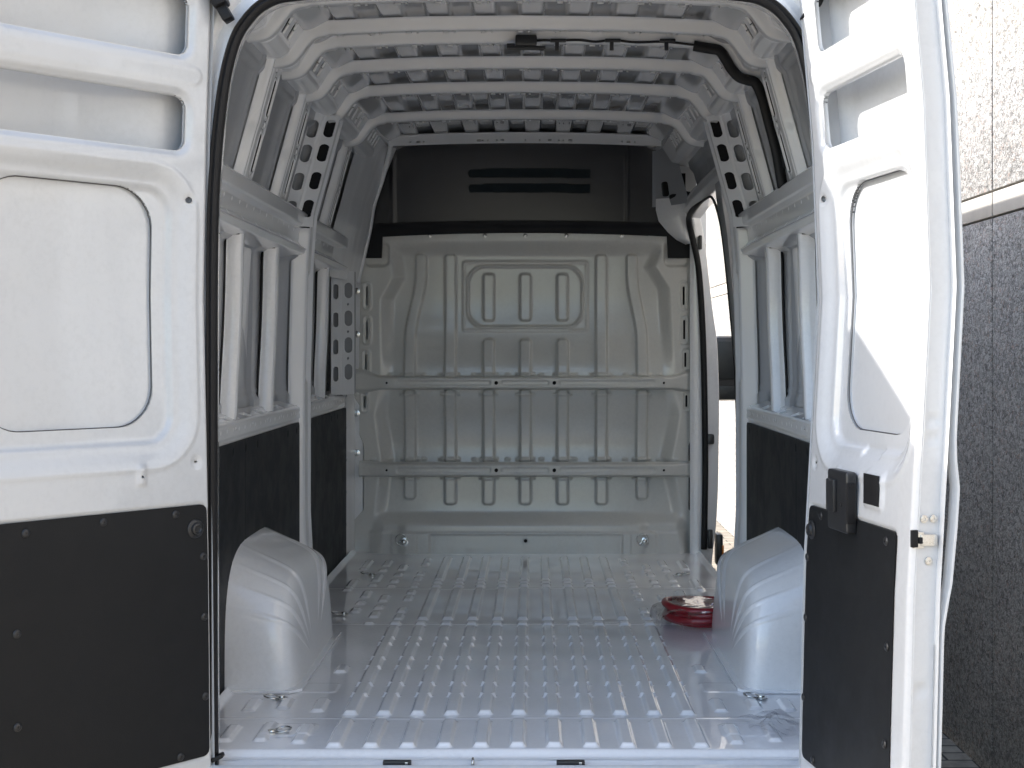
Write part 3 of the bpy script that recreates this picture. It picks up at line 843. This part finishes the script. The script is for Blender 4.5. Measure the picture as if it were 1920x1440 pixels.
# --- rear body frame round the door opening (swept section), and its rubber seal
HP = [(.812, -.02), (.815, .3), (.815, .9), (.814, 1.35), (.806, 1.58), (.786, 1.78), (.760, 1.90), (.728, 1.965), (.672, 2.018), (.58, 2.040), (.3, 2.052), (0, 2.056)]
hp = catmull(HP, 6); ring = np.vstack([hp, (hp[::-1] * np.array([-1, 1]))[1:]])
def sweep(name, sec, mat, parent):
    """sec: list of (outward, y) swept round the opening"""
    t = np.gradient(ring, axis=0); t /= np.linalg.norm(t, axis=1)[:, None]; nrm = np.stack([t[:, 1], -t[:, 0]], 1)
    V = []; Fc = []; m_ = len(sec)
    for p, n in zip(ring, nrm):
        for o_, y_ in sec: V.append((p[0] + n[0] * o_, y_, p[1] + n[1] * o_))
    for i in range(len(ring) - 1):
        for k in range(m_ - 1): Fc.append((i * m_ + k, (i + 1) * m_ + k, (i + 1) * m_ + k + 1, i * m_ + k + 1))
    o = mk(name, V, Fc, mat, parent); o.data.set_sharp_from_angle(angle=R(55)); return o
rf = sweep('rear_frame', [(.16, .16), (.06, .15), (.012, .12), (.0, .05), (.0, .004), (.012, .0), (.030, .004), (.036, .014), (.055, .018), (.062, .006), (.085, .002), (.10, .010), (.14, .012), (.17, .03), (.2, .10)], 'white', van)
sweep('door_seal', [(-.004, .020), (-.010, .010), (-.012, -.004), (-.008, -.016), (.001, -.020), (.008, -.014), (.0135, -.018), (.018, -.010), (.019, .006), (.014, .020), (.0, .022), (-.004, .02)], 'rubber', rf)
# seal tail at the lower left corner
bm = bmesh.new(); box(bm, (-.80, -.015, .004), (.034, .03, .012), .004, Matrix.Rotation(R(-25), 3, 'Y')); bmobj('seal_tail', bm, 'rubber', rf)
# hinge bracket, upper left and right
for s in (-1, 1):
    bm = bmesh.new()
    box(bm, (s * .795, -.045, 2.035), (.040, .06, .075), .008, Matrix.Rotation(R(s * 22), 3, 'Y'))
    box(bm, (s * .775, -.035, 1.985), (.028, .045, .045), .006, Matrix.Rotation(R(s * 30), 3, 'Y'))
    bmobj('door_check_cover', bm, 'rubber', rf)

# --- rear doors
CZ = [(-.2, .0), (0, .004), (.55, .018), (.9, .038), (1.23, .056), (1.64, .040), (2.03, .004), (2.2, -.02)]
def door(s):
    DW = .66 if s > 0 else .75
    if s > 0: o0 = Vector((.745, -.03)); du = Vector((.153, -.988)); dn = Vector((-.988, -.153)); cs = 1
    else: o0 = Vector((-.803, -.03)); du = Vector((-.67, -.743)); dn = Vector((.743, -.67)); cs = .62
    def mp(u, v, h):
        c = itp(v, CZ) * cs; hh = h - c
        return o0.x + du.x * u + dn.x * hh, o0.y + du.y * u + dn.y * hh, v
    def mpt(u, v, h):
        x, y, z = mp(np.array(u), np.array(v), np.array(h)); return Vector((float(x), float(y), float(z)))
    nrm3 = Vector((dn.x, dn.y, 0))
    z0, z1 = -.14, 2.16
    se = .585 if s > 0 else .61; slots = [(.070, se, 1.615, 1.758), (.070, se, 1.865, 2.02)]
    WO = (.045, .625 if s > 0 else .70, .790, 1.572); WI = (.150, .560 if s > 0 else .62, .893, 1.512)
    PN = (.016, .66, .018, .682) if s < 0 else (.022, .575, .018, .682)
    def hf(u, v):
        h = np.zeros_like(u)
        dO = rr(u, v, (WO[0] + WO[1]) / 2, (WO[2] + WO[3]) / 2, (WO[1] - WO[0]) / 2, (WO[3] - WO[2]) / 2, .13)
        h -= .020 * ss(-dO / .05) + .016 * ss(-(dO + .052) / .018)
        h += .003 * bead(dO - .004, .010)
        for a, b, c, d in slots:
            ds = rr(u, v, (a + b) / 2, (c + d) / 2, (b - a) / 2, (d - c) / 2, .035)
            h -= .014 * ss((.022 - ds) / .024)
        # raised tie between the slots
        h += .003 * pad(u, v, .03, .64, 1.785, 1.84, .03, .006)
        dp = rr(u, v, (PN[0] + PN[1]) / 2, (PN[2] + PN[3]) / 2, (PN[1] - PN[0]) / 2, (PN[3] - PN[2]) / 2, .022)
        h -= .006 * ss((.008 - dp) / .008)
        # small bosses
        for (a, b) in ((.060, 1.487), (.045, .795)): 
            dd = np.hypot(u - a, v - b); h -= .004 * ss((.018 - dd) / .007)
        h += .006 * pad(u, v, .195, .225, .742, .800, .006, .008)
        if s > 0:
            h += .006 * pad(u, v, .38, .50, .715, .812, .02, .01)
            h -= .010 * pad(u, v, .30, .42, .83, .86, .012, .01)
        # rolled edges
        h -= .014 * ss((u - (DW - .018)) / .018) ** 2 + .02 * ss((.012 - u) / .012)
        return h + .0007 * np.sin(u * 12 + v * 3) * np.sin(v * 7)
    def hole(u, v):
        d = np.full_like(u, 9.)
        for a, b, c, e in slots: d = np.minimum(d, rr(u, v, (a + b) / 2, (c + e) / 2, (b - a) / 2, (e - c) / 2, .032))
        d = np.minimum(d, rr(u, v, (WI[0] + WI[1]) / 2, (WI[2] + WI[3]) / 2, (WI[1] - WI[0]) / 2, (WI[3] - WI[2]) / 2, .105))
        for (a, b, r_) in ((.060, 1.487, .0085), (.045, .795, .0045), (.21, .768, .0045)): d = np.minimum(d, np.hypot(u - a, v - b) - r_)
        return d
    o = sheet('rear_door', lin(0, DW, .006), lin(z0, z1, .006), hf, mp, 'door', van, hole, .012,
              label='white rear door swung wide open, left of the load bay' if s < 0 else 'white rear door open at the right with black latch handle')
    # blanked window, set behind its cut-out with a dark sealant gap
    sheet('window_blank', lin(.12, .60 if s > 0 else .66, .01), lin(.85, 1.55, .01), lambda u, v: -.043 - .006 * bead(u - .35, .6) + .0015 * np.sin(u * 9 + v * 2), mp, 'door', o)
    tv = []
    for a in np.linspace(0, 2 * math.pi, 121)[:-1]:
        ca, sa = math.cos(a), math.sin(a); hu, hv, r_ = (WI[1] - WI[0]) / 2 - .001, (WI[3] - WI[2]) / 2 - .001, .105
        k = 3.6
        # rounded rectangle outline by ray
        lo, hi = 0, 1
        for _ in range(24):
            mid_ = (lo + hi) / 2
            if float(rr(np.array(mid_ * ca), np.array(mid_ * sa), 0, 0, hu, hv, r_)) < 0: lo = mid_
            else: hi = mid_
        tv.append(mpt((WI[0] + WI[1]) / 2 + lo * ca, (WI[2] + WI[3]) / 2 + lo * sa, -.0415))
    tube('window_sealant', tv, .0014, 'sealant', o, 6, closed=True)
    # outer skin of the door, and returns round the edges
    oz = lin(z0, z1, .02)
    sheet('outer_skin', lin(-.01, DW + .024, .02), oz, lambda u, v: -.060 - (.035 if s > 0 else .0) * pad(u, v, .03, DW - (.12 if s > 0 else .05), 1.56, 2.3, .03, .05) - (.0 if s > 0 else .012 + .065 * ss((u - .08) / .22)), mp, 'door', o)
    sheet('door_edge', np.array([0., .004, .012, .018, .022, .028, .034, .040, .046, .052, .058]), lin(z0, z1, .008),
          lambda u, v: 0 * u - .012 * ss((u - .004) / .006) * 0,
          lambda u, v, h: mp(DW - .001 + 0 * u + .000 - .004 * pad(u, v, .008, .040, .885, .912, .006, .004) - .004 * pad(u, v, .008, .040, .925, .952, .006, .004) - .004 * pad(u, v, .006, .036, .33, .36, .006, .004),
                             v, -.010 - u), 'door', o)
    # closing flange in two steps with the waist kink
    kink = [(-.2, -.007), (.45, -.007), (.49, -.006), (.58, .008), (.70, .013), (.79, .014), (.85, .004), (.90, 0), (1.5, 0), (1.9, -.004), (2.2, -.01)]
    fl_u = np.array([0, .3, .6, .8, 1.0, 1.2, 1.4, 1.7, 2.0])
    def flm(u, v, h):
        k = itp(v, kink)
        uu = np.interp(u, fl_u, [0, .010, .013, .014, .016, .020, .024, .026, .026]); hh = np.interp(u, fl_u, [-.067, -.067, -.068, -.069, -.070, -.071, -.073, -.074, -.078])
        return mp(DW - .001 + uu, v, hh - k)
    sheet('closing_flange', fl_u, lin(z0, z1, .015), lambda u, v: 0 * u, flm, 'door', o)
    sheet('cavity_shade_baffle', np.array([0, .05, .10, .15]), lin(1.575, 2.14, .03), lambda u, v: 0 * u, lambda u, v, h: mp(.040 + 0 * u, v, -.018 - u * (.5 if s > 0 else .35)), 'skin' if s > 0 else 'black', o)  # added baffle to darken the slot cavity, black on the left door
    sheet('hinge_edge', np.array([0., .03, .06]), oz, lambda u, v: 0 * u, lambda u, v, h: mp(.0 + 0 * u, v, -.0 - u), 'door', o)
    for vv in (z0, z1):
        sheet('door_end', lin(0, DW, .05), np.array([0., .05, .060]), lambda u, v: 0 * u, lambda u, v, h, vv=vv: mp(u, vv + 0 * u, -v), 'door', o)
    # black board
    def ph(u, v): return -rr(u, v, (PN[0] + PN[1]) / 2, (PN[2] + PN[3]) / 2, (PN[1] - PN[0]) / 2, (PN[3] - PN[2]) / 2, .018)
    bp = sheet('door_lining', lin(PN[0] - .006, PN[1] + .006, .008), lin(PN[2] - .006, PN[3] + .006, .008), lambda u, v: .0005 + .0012 * np.sin(u * 5 + 1) * np.sin(v * 5), mp, 'liner', o, ph, .006)
    F3 = lambda u, v, h: frame(mpt(u, v, h), nrm3)
    scr = [(.525, .655), (.32, .662), (.112, .663), (.030, .545), (.028, .385), (.027, .175), (.105, .032), (.32, .03), (.55, .2), (.55, .42)]
    for a, b in scr:
        lathe('screw', [(.0105, 0), (.0105, .0012), (.0085, .0035), (.004, .0045), (.0022, .0042), (.0020, .002), (0, .002)], 'plastic', bp, F3(a, b, .0008), 18)
    lathe('rubber_buffer', [(.025, 0), (.025, .002), (.020, .006), (.017, .006), (.015, .012), (.010, .014), (.007, .011), (0, .011)], 'plastic', bp, F3(.053, .620, .0008), 28)
    if s > 0:
        # latch handle
        rot = Matrix((Vector((du.x, du.y, 0)), Vector((0, 0, 1)), nrm3)).transposed()
        bm = bmesh.new(); box(bm, (0, 0, 0), (.128, .150, .028), .009, None, 3)
        m_ = rot.to_4x4(); m_.translation = mpt(.285, .722, .016)
        lh_ = bmobj('latch_handle', bm, 'plastic', o, m_)
        bm = bmesh.new(); box(bm, (-.022, .012, .018), (.050, .080, .014), .005, None, 2); bmobj('handle_grip', bm, 'plastic', lh_, m_)
        bm = bmesh.new(); box(bm, (.062, .0, .002), (.012, .10, .022), .003, None, 2); box(bm, (.070, .044, .004), (.006, .008, .008), .002); bmobj('handle_side', bm, 'rubber', lh_, m_)
        lathe('lock_hole', [(.006, 0), (.006, .001), (0, .0012)], 'hole', lh_, F3(.315, .715, .0305), 12)
        m2 = rot.to_4x4(); m2.translation = mpt(.44, .764, .0075)
        bm = bmesh.new(); box(bm, (0, 0, 0), (.088, .072, .004), .0018, None, 2); bmobj('black_cover', bm, 'rubber', o, m2)
        # latch on the free edge
        ez = Vector((du.x, du.y, 0)); hx = -nrm3
        ep = lambda a, z, out=0.0: mpt(DW - .001 + out, z, -.010 - a)
        rotE = Matrix((hx, Vector((0, 0, 1)), ez)).transposed()
        m3 = rotE.to_4x4(); m3.translation = ep(.012, .676, .002)
        bm = bmesh.new(); box(bm, (.014, 0, .002), (.040, .026, .007), .003); box(bm, (-.010, 0, .001), (.026, .036, .005), .002)
        la = bmobj('latch_plate', bm, 'metal', o, m3)
        bm = bmesh.new(); box(bm, (-.020, .004, .004), (.016, .038, .008), .002); box(bm, (-.006, 0, .006), (.008, .014, .005), .001); bmobj('latch_pawl', bm, 'hole', la, m3)
        for a, b in ((.014, .722), (.036, .722), (.030, .630)):
            lathe('edge_screw', [(.009, 0), (.009, .002), (.006, .003), (.003, .003), (.0025, .001), (0, .001)], 'metal', o, frame(ep(a, b, .001), ez), 16)
    return o
M['edge'] = M['door']
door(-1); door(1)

# --- right front: sliding door opening, front pillar, header, jamb, mirror
# header rail over the opening
sheet('doorway_header', lin(2.26, 3.60, .01), lin(0, .20, .006), lambda u, v: .006 * pad(u, v, 2.3, 3.55, .02, .08, .01, .008),
      lambda u, v, h: (np.interp(v, [0, .07, .12, .16, .2], [.895, .850, .842, .862, .93]) - h, u, np.interp(v, [0, .07, .12, .16, .2], [1.925, 1.90, 1.85, 1.815, 1.81]) - .02 * ss((u - 3.2) / .4)), 'inner', van,
      lambda u, v: np.minimum(rr(u, v, np.round(u / .12) * .12, .05, .005, .010, .002), 9.), .006)
# seal round the opening
op = [(.950, 3.60, .03), (.957, 3.60, .5), (.947, 3.60, 1.1), (.924, 3.60, 1.50), (.890, 3.60, 1.68), (.868, 3.57, 1.765), (.862, 3.45, 1.80), (.860, 3.1, 1.808), (.858, 2.75, 1.802), (.856, 2.56, 1.785), (.866, 2.46, 1.72), (.885, 2.42, 1.60), (.912, 2.40, 1.32), (.935, 2.38, 1.0), (.948, 2.36, .5), (.945, 2.36, .03)]
_c = catmull(op, 8); _n = len(_c)
tube('doorway_seal', _c, [.017 if k < _n * .42 else max(.006, .017 - (k - _n * .42) * .0012) for k in range(_n)], 'rubber', van, 10)
# rear jamb of opening: rounded corner gusset
V = []; Fc = []
prf = catmull([(2.43, 1.86), (2.44, 1.72), (2.41, 1.52), (2.375, 1.1), (2.36, .5), (2.355, .0)], 5)
for y_, z_ in prf:
    for k in (0, .5, 1):
        xi = float(itp(z_, [(0, .945), (.5, .948), (1.0, .935), (1.32, .912), (1.60, .885), (1.72, .866), (1.86, .850)]))
        V.append((xi + .10 * k, y_ + .002, z_))
    V.append((min(xi, float(wx(z_)) - .012), 2.27, z_))
n_ = 4
for i in range(len(prf) - 1):
    for a, b in ((0, 1), (1, 2)): Fc.append((i * n_ + a, i * n_ + b, (i + 1) * n_ + b, (i + 1) * n_ + a))
    Fc.append((i * n_ + 3, i * n_, (i + 1) * n_, (i + 1) * n_ + 3))
mk('doorway_rear_jamb', V, Fc, 'inner', van)
# front pillar: inner reveal plus outer jamb facing the open doorway
V = []; Fc = []
prf = catmull([(.925, 1.86), (.955, 1.71), (.972, 1.60), (1.005, 1.31), (1.029, 1.13), (1.04, .84), (1.037, .52), (1.034, .35), (1.023, .14), (1.006, 0), (.99, -.2)], 5)
for xo, z_ in prf:
    for (a, y_) in ((.880, 3.64), (min(.90, xo - .05), 3.625), (xo - .035, 3.63), (xo - .028, 3.65), (xo - .006, 3.655), (xo, 3.67), (xo - .01, 3.76), (xo - .07, 4.2)):
        V.append((a, y_, z_))
n_ = 8
for i in range(len(prf) - 1):
    for k in range(n_ - 1): Fc.append((i * n_ + k, i * n_ + k + 1, (i + 1) * n_ + k + 1, (i + 1) * n_ + k))
jamb = mk('front_jamb', V, Fc, 'white', van)
dj = 3.63 - CAMY
for (xx, yy, sx, sz) in ((1312, 455, .018, .075), (1331, 1010, .024, .10)):
    b_ = boxobj('jamb_striker', (px(xx, dj), 3.615, pz(yy, dj)), (sx, .03, sz), .005, 'plastic', jamb)
boxobj('jamb_knob', (px(1331, dj), 3.61, pz(823, dj)), (.04, .04, .055), .012, 'plastic', jamb)
lm = boxobj('side_marker', (1.045, 3.72, pz(1028, 7.4)), (.035, .10, .17), .012, 'plastic', jamb)
boxobj('marker_lens', (1.060, 3.665, pz(1028, 7.4)), (.010, .012, .055), .003, 'orange', lm)
# inner reveal between bulkhead and doorway, with slotted corner above
def rvh(u, v): return .010 * pad(u, v, .2, .8, 1.93, 2.03, .1, .1) * 0 + .006 * np.sin(v * 6)
sheet('right_corner_panel', lin(0, 1, .05), lin(1.86, 2.16, .01), rvh, lambda u, v, h: (.685 + u * (wx(v) - .01 - .685), 3.70 - .10 * u - .14 * u * u - h, v), 'skin', van,
      lambda u, v: rr(u * .2, v, .085, 1.95, .022, .040, .014) , .01)
bm = bmesh.new(); box(bm, (.79, 3.765, 1.96), (.16, .008, .18)); bmobj('corner_dark_back', bm, 'hole', van, smooth=False)  # black backing stands in for shade behind the corner slot
# rounded white gusset
sheet('corner_gusset', lin(0, 1, .04), lin(1.655, 1.90, .006), lambda u, v: .03 * np.sin(u * math.pi) * 1.0,
      lambda u, v, h: (itp(v, [(1.655, .86), (1.68, .81), (1.72, .765), (1.78, .715), (1.84, .70), (1.90, .70)]) * (1 - u) + itp(v, [(1.655, .895), (1.80, .872), (1.90, .90)]) * u, 3.665 - .06 * u - h, v), 'white', van)
boxobj('front_closing_panel', (.80, 3.79, 1.97), (.26, .01, .56), 0, 'inner', van)
boxobj('front_closing_panel', (-.95, 3.79, 1.0), (.20, .01, 2.3), 0, 'inner', van)
boxobj('front_closing_panel', (-.79, 3.79, 2.0), (.26, .01, .5), 0, 'inner', van)
tube('corner_hose', catmull([(.78, 3.62, 1.905), (.82, 3.56, 1.915), (.865, 3.52, 1.905), (.90, 3.46, 1.885)], 6), .017, 'rubber', van, 10)
# left front corner: funnel panel between wall and partition
def lfh(u, v): return .014 * bead(u - .35, .12) - .010 * bead(u - .7, .08) + .010 * bead(u - .93, .06) + .006 * np.sin(v * 30 + u * 9) * (u < .6)
sheet('left_corner_panel', lin(0, 1, .012), lin(1.45, 2.165, .007), lfh,
      lambda u, v, h: (-(wx(v) + .02 + u * (itp(v, [(1.45, .90), (1.72, .835), (1.86, .81), (1.99, .76), (2.165, .69)]) - wx(v) - .02)), 3.02 + .62 * u - h * .7, v), 'inner', van)
tube('arch_flange_trim', catmull([(-.90, 3.66, 1.45), (-.838, 3.66, 1.72), (-.812, 3.64, 1.86), (-.763, 3.6, 1.99), (-.715, 3.5, 2.11), (-.69, 3.42, 2.16), (-.64, 3.37, 2.178)], 6), .013, 'white', van, 8)
# left front: perforated plate in the window band and edge strip down to floor
def pf2(u, v): return .003 * bead(u - .45, .03) + .0008 * np.sin(v * 30)
def ph2(u, v):
    d = np.full_like(u, 9.)
    for yy in (545, 597, 647, 697):
        z_ = pz(yy, 7.1); d = np.minimum(d, rr(u * .13, v, .74 * .13, z_, .022, .040, .022)); d = np.minimum(d, rr(u * .13, v, .20 * .13, z_ - .01, .014, .038, .014))
    for yy in (571, 622, 672): 
        z_ = pz(yy, 7.1); d = np.minimum(d, rr(u * .13, v, .72 * .13, z_, .006, .006, .001))
    return d
pm2 = lambda u, v, h: (-(.985 - .095 * u), 3.28 + .18 * u - h, v)
lp = sheet('perforated_corner_plate', lin(0, 1, .03), lin(.86, 1.50, .007), pf2, pm2, 'inner', van, ph2, .006)
sheet('plate_back', lin(0, 1, .5), lin(.86, 1.50, .1), lambda u, v: 0 * u - .05, pm2, 'skin', lp)
sheet('left_corner_strip', lin(0, 1, .05), lin(0, 1.5, .01), lambda u, v: .006 * bead(u - .5, .25), lambda u, v, h: (-(.950 - .0 * u) + 0.03 * u, 3.46 + .24 * u - h, v), 'inner', van,
      lambda u, v: np.minimum(rr(u, v, .3, np.round(v / .17) * .17, .05, .006, .004), 9), .004)
# right-hand mirror on the cab
mir = boxobj('door_mirror', (1.36, 5.62, .965), (.22, .10, .44), .049, 'plastic', van)
boxobj('mirror_glass', (1.36, 5.565, 1.02), (.17, .016, .26), .007, 'glass', mir)
boxobj('mirror_glass', (1.36, 5.565, .80), (.18, .008, .09), .002, 'glass', mir)
# cab body: side profile extruded
bm = bmesh.new()
pf_ = [(3.82, -.30), (3.82, 2.262), (4.15, 2.22), (4.45, 2.02), (5.15, 1.28), (5.75, .98), (6.0, .72), (6.05, .2), (5.98, -.30)]
vs = [bm.verts.new((-1.0, a, b)) for a, b in pf_]; f = bm.faces.new(vs)
ex = bmesh.ops.extrude_face_region(bm, geom=[f])
for v in ex['geom']:
    if isinstance(v, bmesh.types.BMVert): v.co.x = 1.0
bmesh.ops.bevel(bm, geom=list(bm.edges), offset=.08, segments=3, affect='EDGES')
bmobj('cab_body', bm, 'white', van)

boxobj('underbody_sun_block', (0, 2.95, -.29), (1.90, 5.7, .42), .05, 'rubber', van)  # added solid box, keeps sun from leaking under the van

# --- wiring: brake lamp/camera unit on the second bow, loom and trunking
bY = 1.13 - .045
unit = boxobj('camera_unit', (.018, bY, -.012 + 2.175), (.075, .05, .040), .008, 'plastic', van)
bm = bmesh.new(); box(bm, (.02, bY - .01, 2.138), (.13, .022, .012), .003); box(bm, (-.035, bY - .01, 2.143), (.03, .02, .02), .004); box(bm, (.07, bY - .012, 2.137), (.02, .014, .016), .003)
bmobj('unit_bracket', bm, 'plastic', unit)
cb = [(.055, bY, -.012 + 2.178), (.08, bY - .01, 2.165), (.12, bY, -.012 + 2.178), (.20, bY, -.012 + 2.180), (.26, bY, -.012 + 2.174), (.32, bY, -.012 + 2.180), (.40, bY, -.012 + 2.172), (.50, bY, -.012 + 2.174), (.60, bY, -.012 + 2.163), (.65, bY, -.012 + 2.158)]
loom = tube('wiring_loom', catmull(cb, 6), .0045, 'rubber', van, 8)
for X_ in (.125, .315, .505):
    bm = bmesh.new(); box(bm, (X_, bY - .004, 2.148), (.014, .012, .036), .002); box(bm, (X_ + .004, bY - .004, 2.165), (.055, .014, .012), .003); bmobj('cable_clip', bm, 'plastic', loom)
tr = [(.600, bY, -.012 + 2.160), (.655, bY, -.012 + 2.150), (.690, bY, -.012 + 2.142), (.712, bY, -.012 + 2.112), (.730, bY, -.012 + 2.082), (.757, bY, -.012 + 2.052), (.790, bY, -.012 + 2.040), (.815, bY, -.012 + 2.030), (.838, bY, 1.97), (.862, bY, 1.88), (.888, bY, 1.78), (.910, bY, 1.655)]
trk = tube('cable_trunking', catmull(tr, 6), .02, 'rubber', van, 10, flat=(.012, .019, (0, 1, 0)))
for z_ in (1.955, 1.745):
    boxobj('trunking_clip', (float(wx(z_)) + .012, bY + .015, z_), (.035, .05, .05), .006, 'plastic', trk)

# ------------------------------------------------------------------ loose things on the floor
def thing(o, label, cat, group=None):
    o['label'] = label; o['category'] = cat
    if group: o['group'] = group
    return o
# coiled red hose
hc = Vector((.735, 1.785, 0)); pts = []
for i in range(5 * 48 + 1):
    a = 2 * math.pi * i / 48; t = i / (5 * 48)
    r_ = .150 + .014 * math.sin(t * 23) + .006 * math.sin(a * 3 + 1)
    z_ = .019 + .014 * (t * 5) * .9 + .004 * math.sin(a * 2 + t * 9)
    pts.append(Vector((r_ * math.cos(a) * 1.04, r_ * math.sin(a) * .95, z_)))
V, Fc = tubegeo(pts, .0145, 12)
hose = mk('red_hose', V, Fc, 'red', None, mw=Matrix.Translation(hc))
thing(hose, 'coiled dark red hose lying inside a clear plastic bag by the wheel arch', 'hose')
# its clear bag
V = []; Fc = []; nr, na = 26, 72
rnd = random.Random(3); fold = [(rnd.uniform(2, 13), rnd.uniform(0, 6.3), rnd.uniform(.002, .008)) for _ in range(9)]
for i in range(nr + 1):
    t = i / nr
    for k in range(na):
        a = 2 * math.pi * k / na
        r_ = .215 * math.sin(t * math.pi / 2) ** .8 * (1 + .05 * math.sin(3 * a + 1))
        z_ = .095 * (math.cos(t * math.pi / 2)) ** .38 if t < 1 else .004
        z_ = max(.004, z_ - .03 * math.exp(-(r_ / .09) ** 2))
        w_ = sum(am * math.sin(f * a + p + t * 7) for f, p, am in fold) * (.3 + t) * min(1, t * 4)
        V.append((r_ * math.cos(a) + w_ * math.cos(a), r_ * math.sin(a) * .88 + w_ * math.sin(a), max(.004, z_ + w_ * .8 * (1 - t))))
for i in range(nr):
    for k in range(na):
        l = (k + 1) % na; Fc.append((i * na + k, i * na + l, (i + 1) * na + l, (i + 1) * na + k))
bag = mk('plastic_bag', V, Fc, 'film', None, mw=Matrix.Translation(hc))
thing(bag, 'clear plastic bag wrapped round the coiled red hose', 'bag')
# crumpled bag at the right rear corner
V = []; Fc = []; n = 34
for i in range(n + 1):
    for j in range(n + 1):
        u, v = i / n - .5, j / n - .5
        e = max(0, 1 - (2 * abs(u)) ** 4) * max(0, 1 - (2 * abs(v)) ** 4)
        z_ = .006 + .028 * e * (.6 + .4 * math.sin(7 * u + 2) * math.cos(9 * v)) + .008 * e * math.sin(23 * u + 11 * v) * math.cos(17 * v - 5 * u)
        V.append((u * .15 + .012 * math.sin(9 * v), v * .22 + .012 * math.sin(8 * u), z_))
for i in range(n):
    for j in range(n): Fc.append((i * (n + 1) + j, (i + 1) * (n + 1) + j, (i + 1) * (n + 1) + j + 1, i * (n + 1) + j + 1))
b2 = mk('plastic_bag', V, Fc, 'film', None, mw=Matrix.Translation((.735, .27, .006)) @ Matrix.Rotation(.3, 4, 'Z'))
thing(b2, 'small crumpled clear bag in the rear right corner of the floor', 'bag')
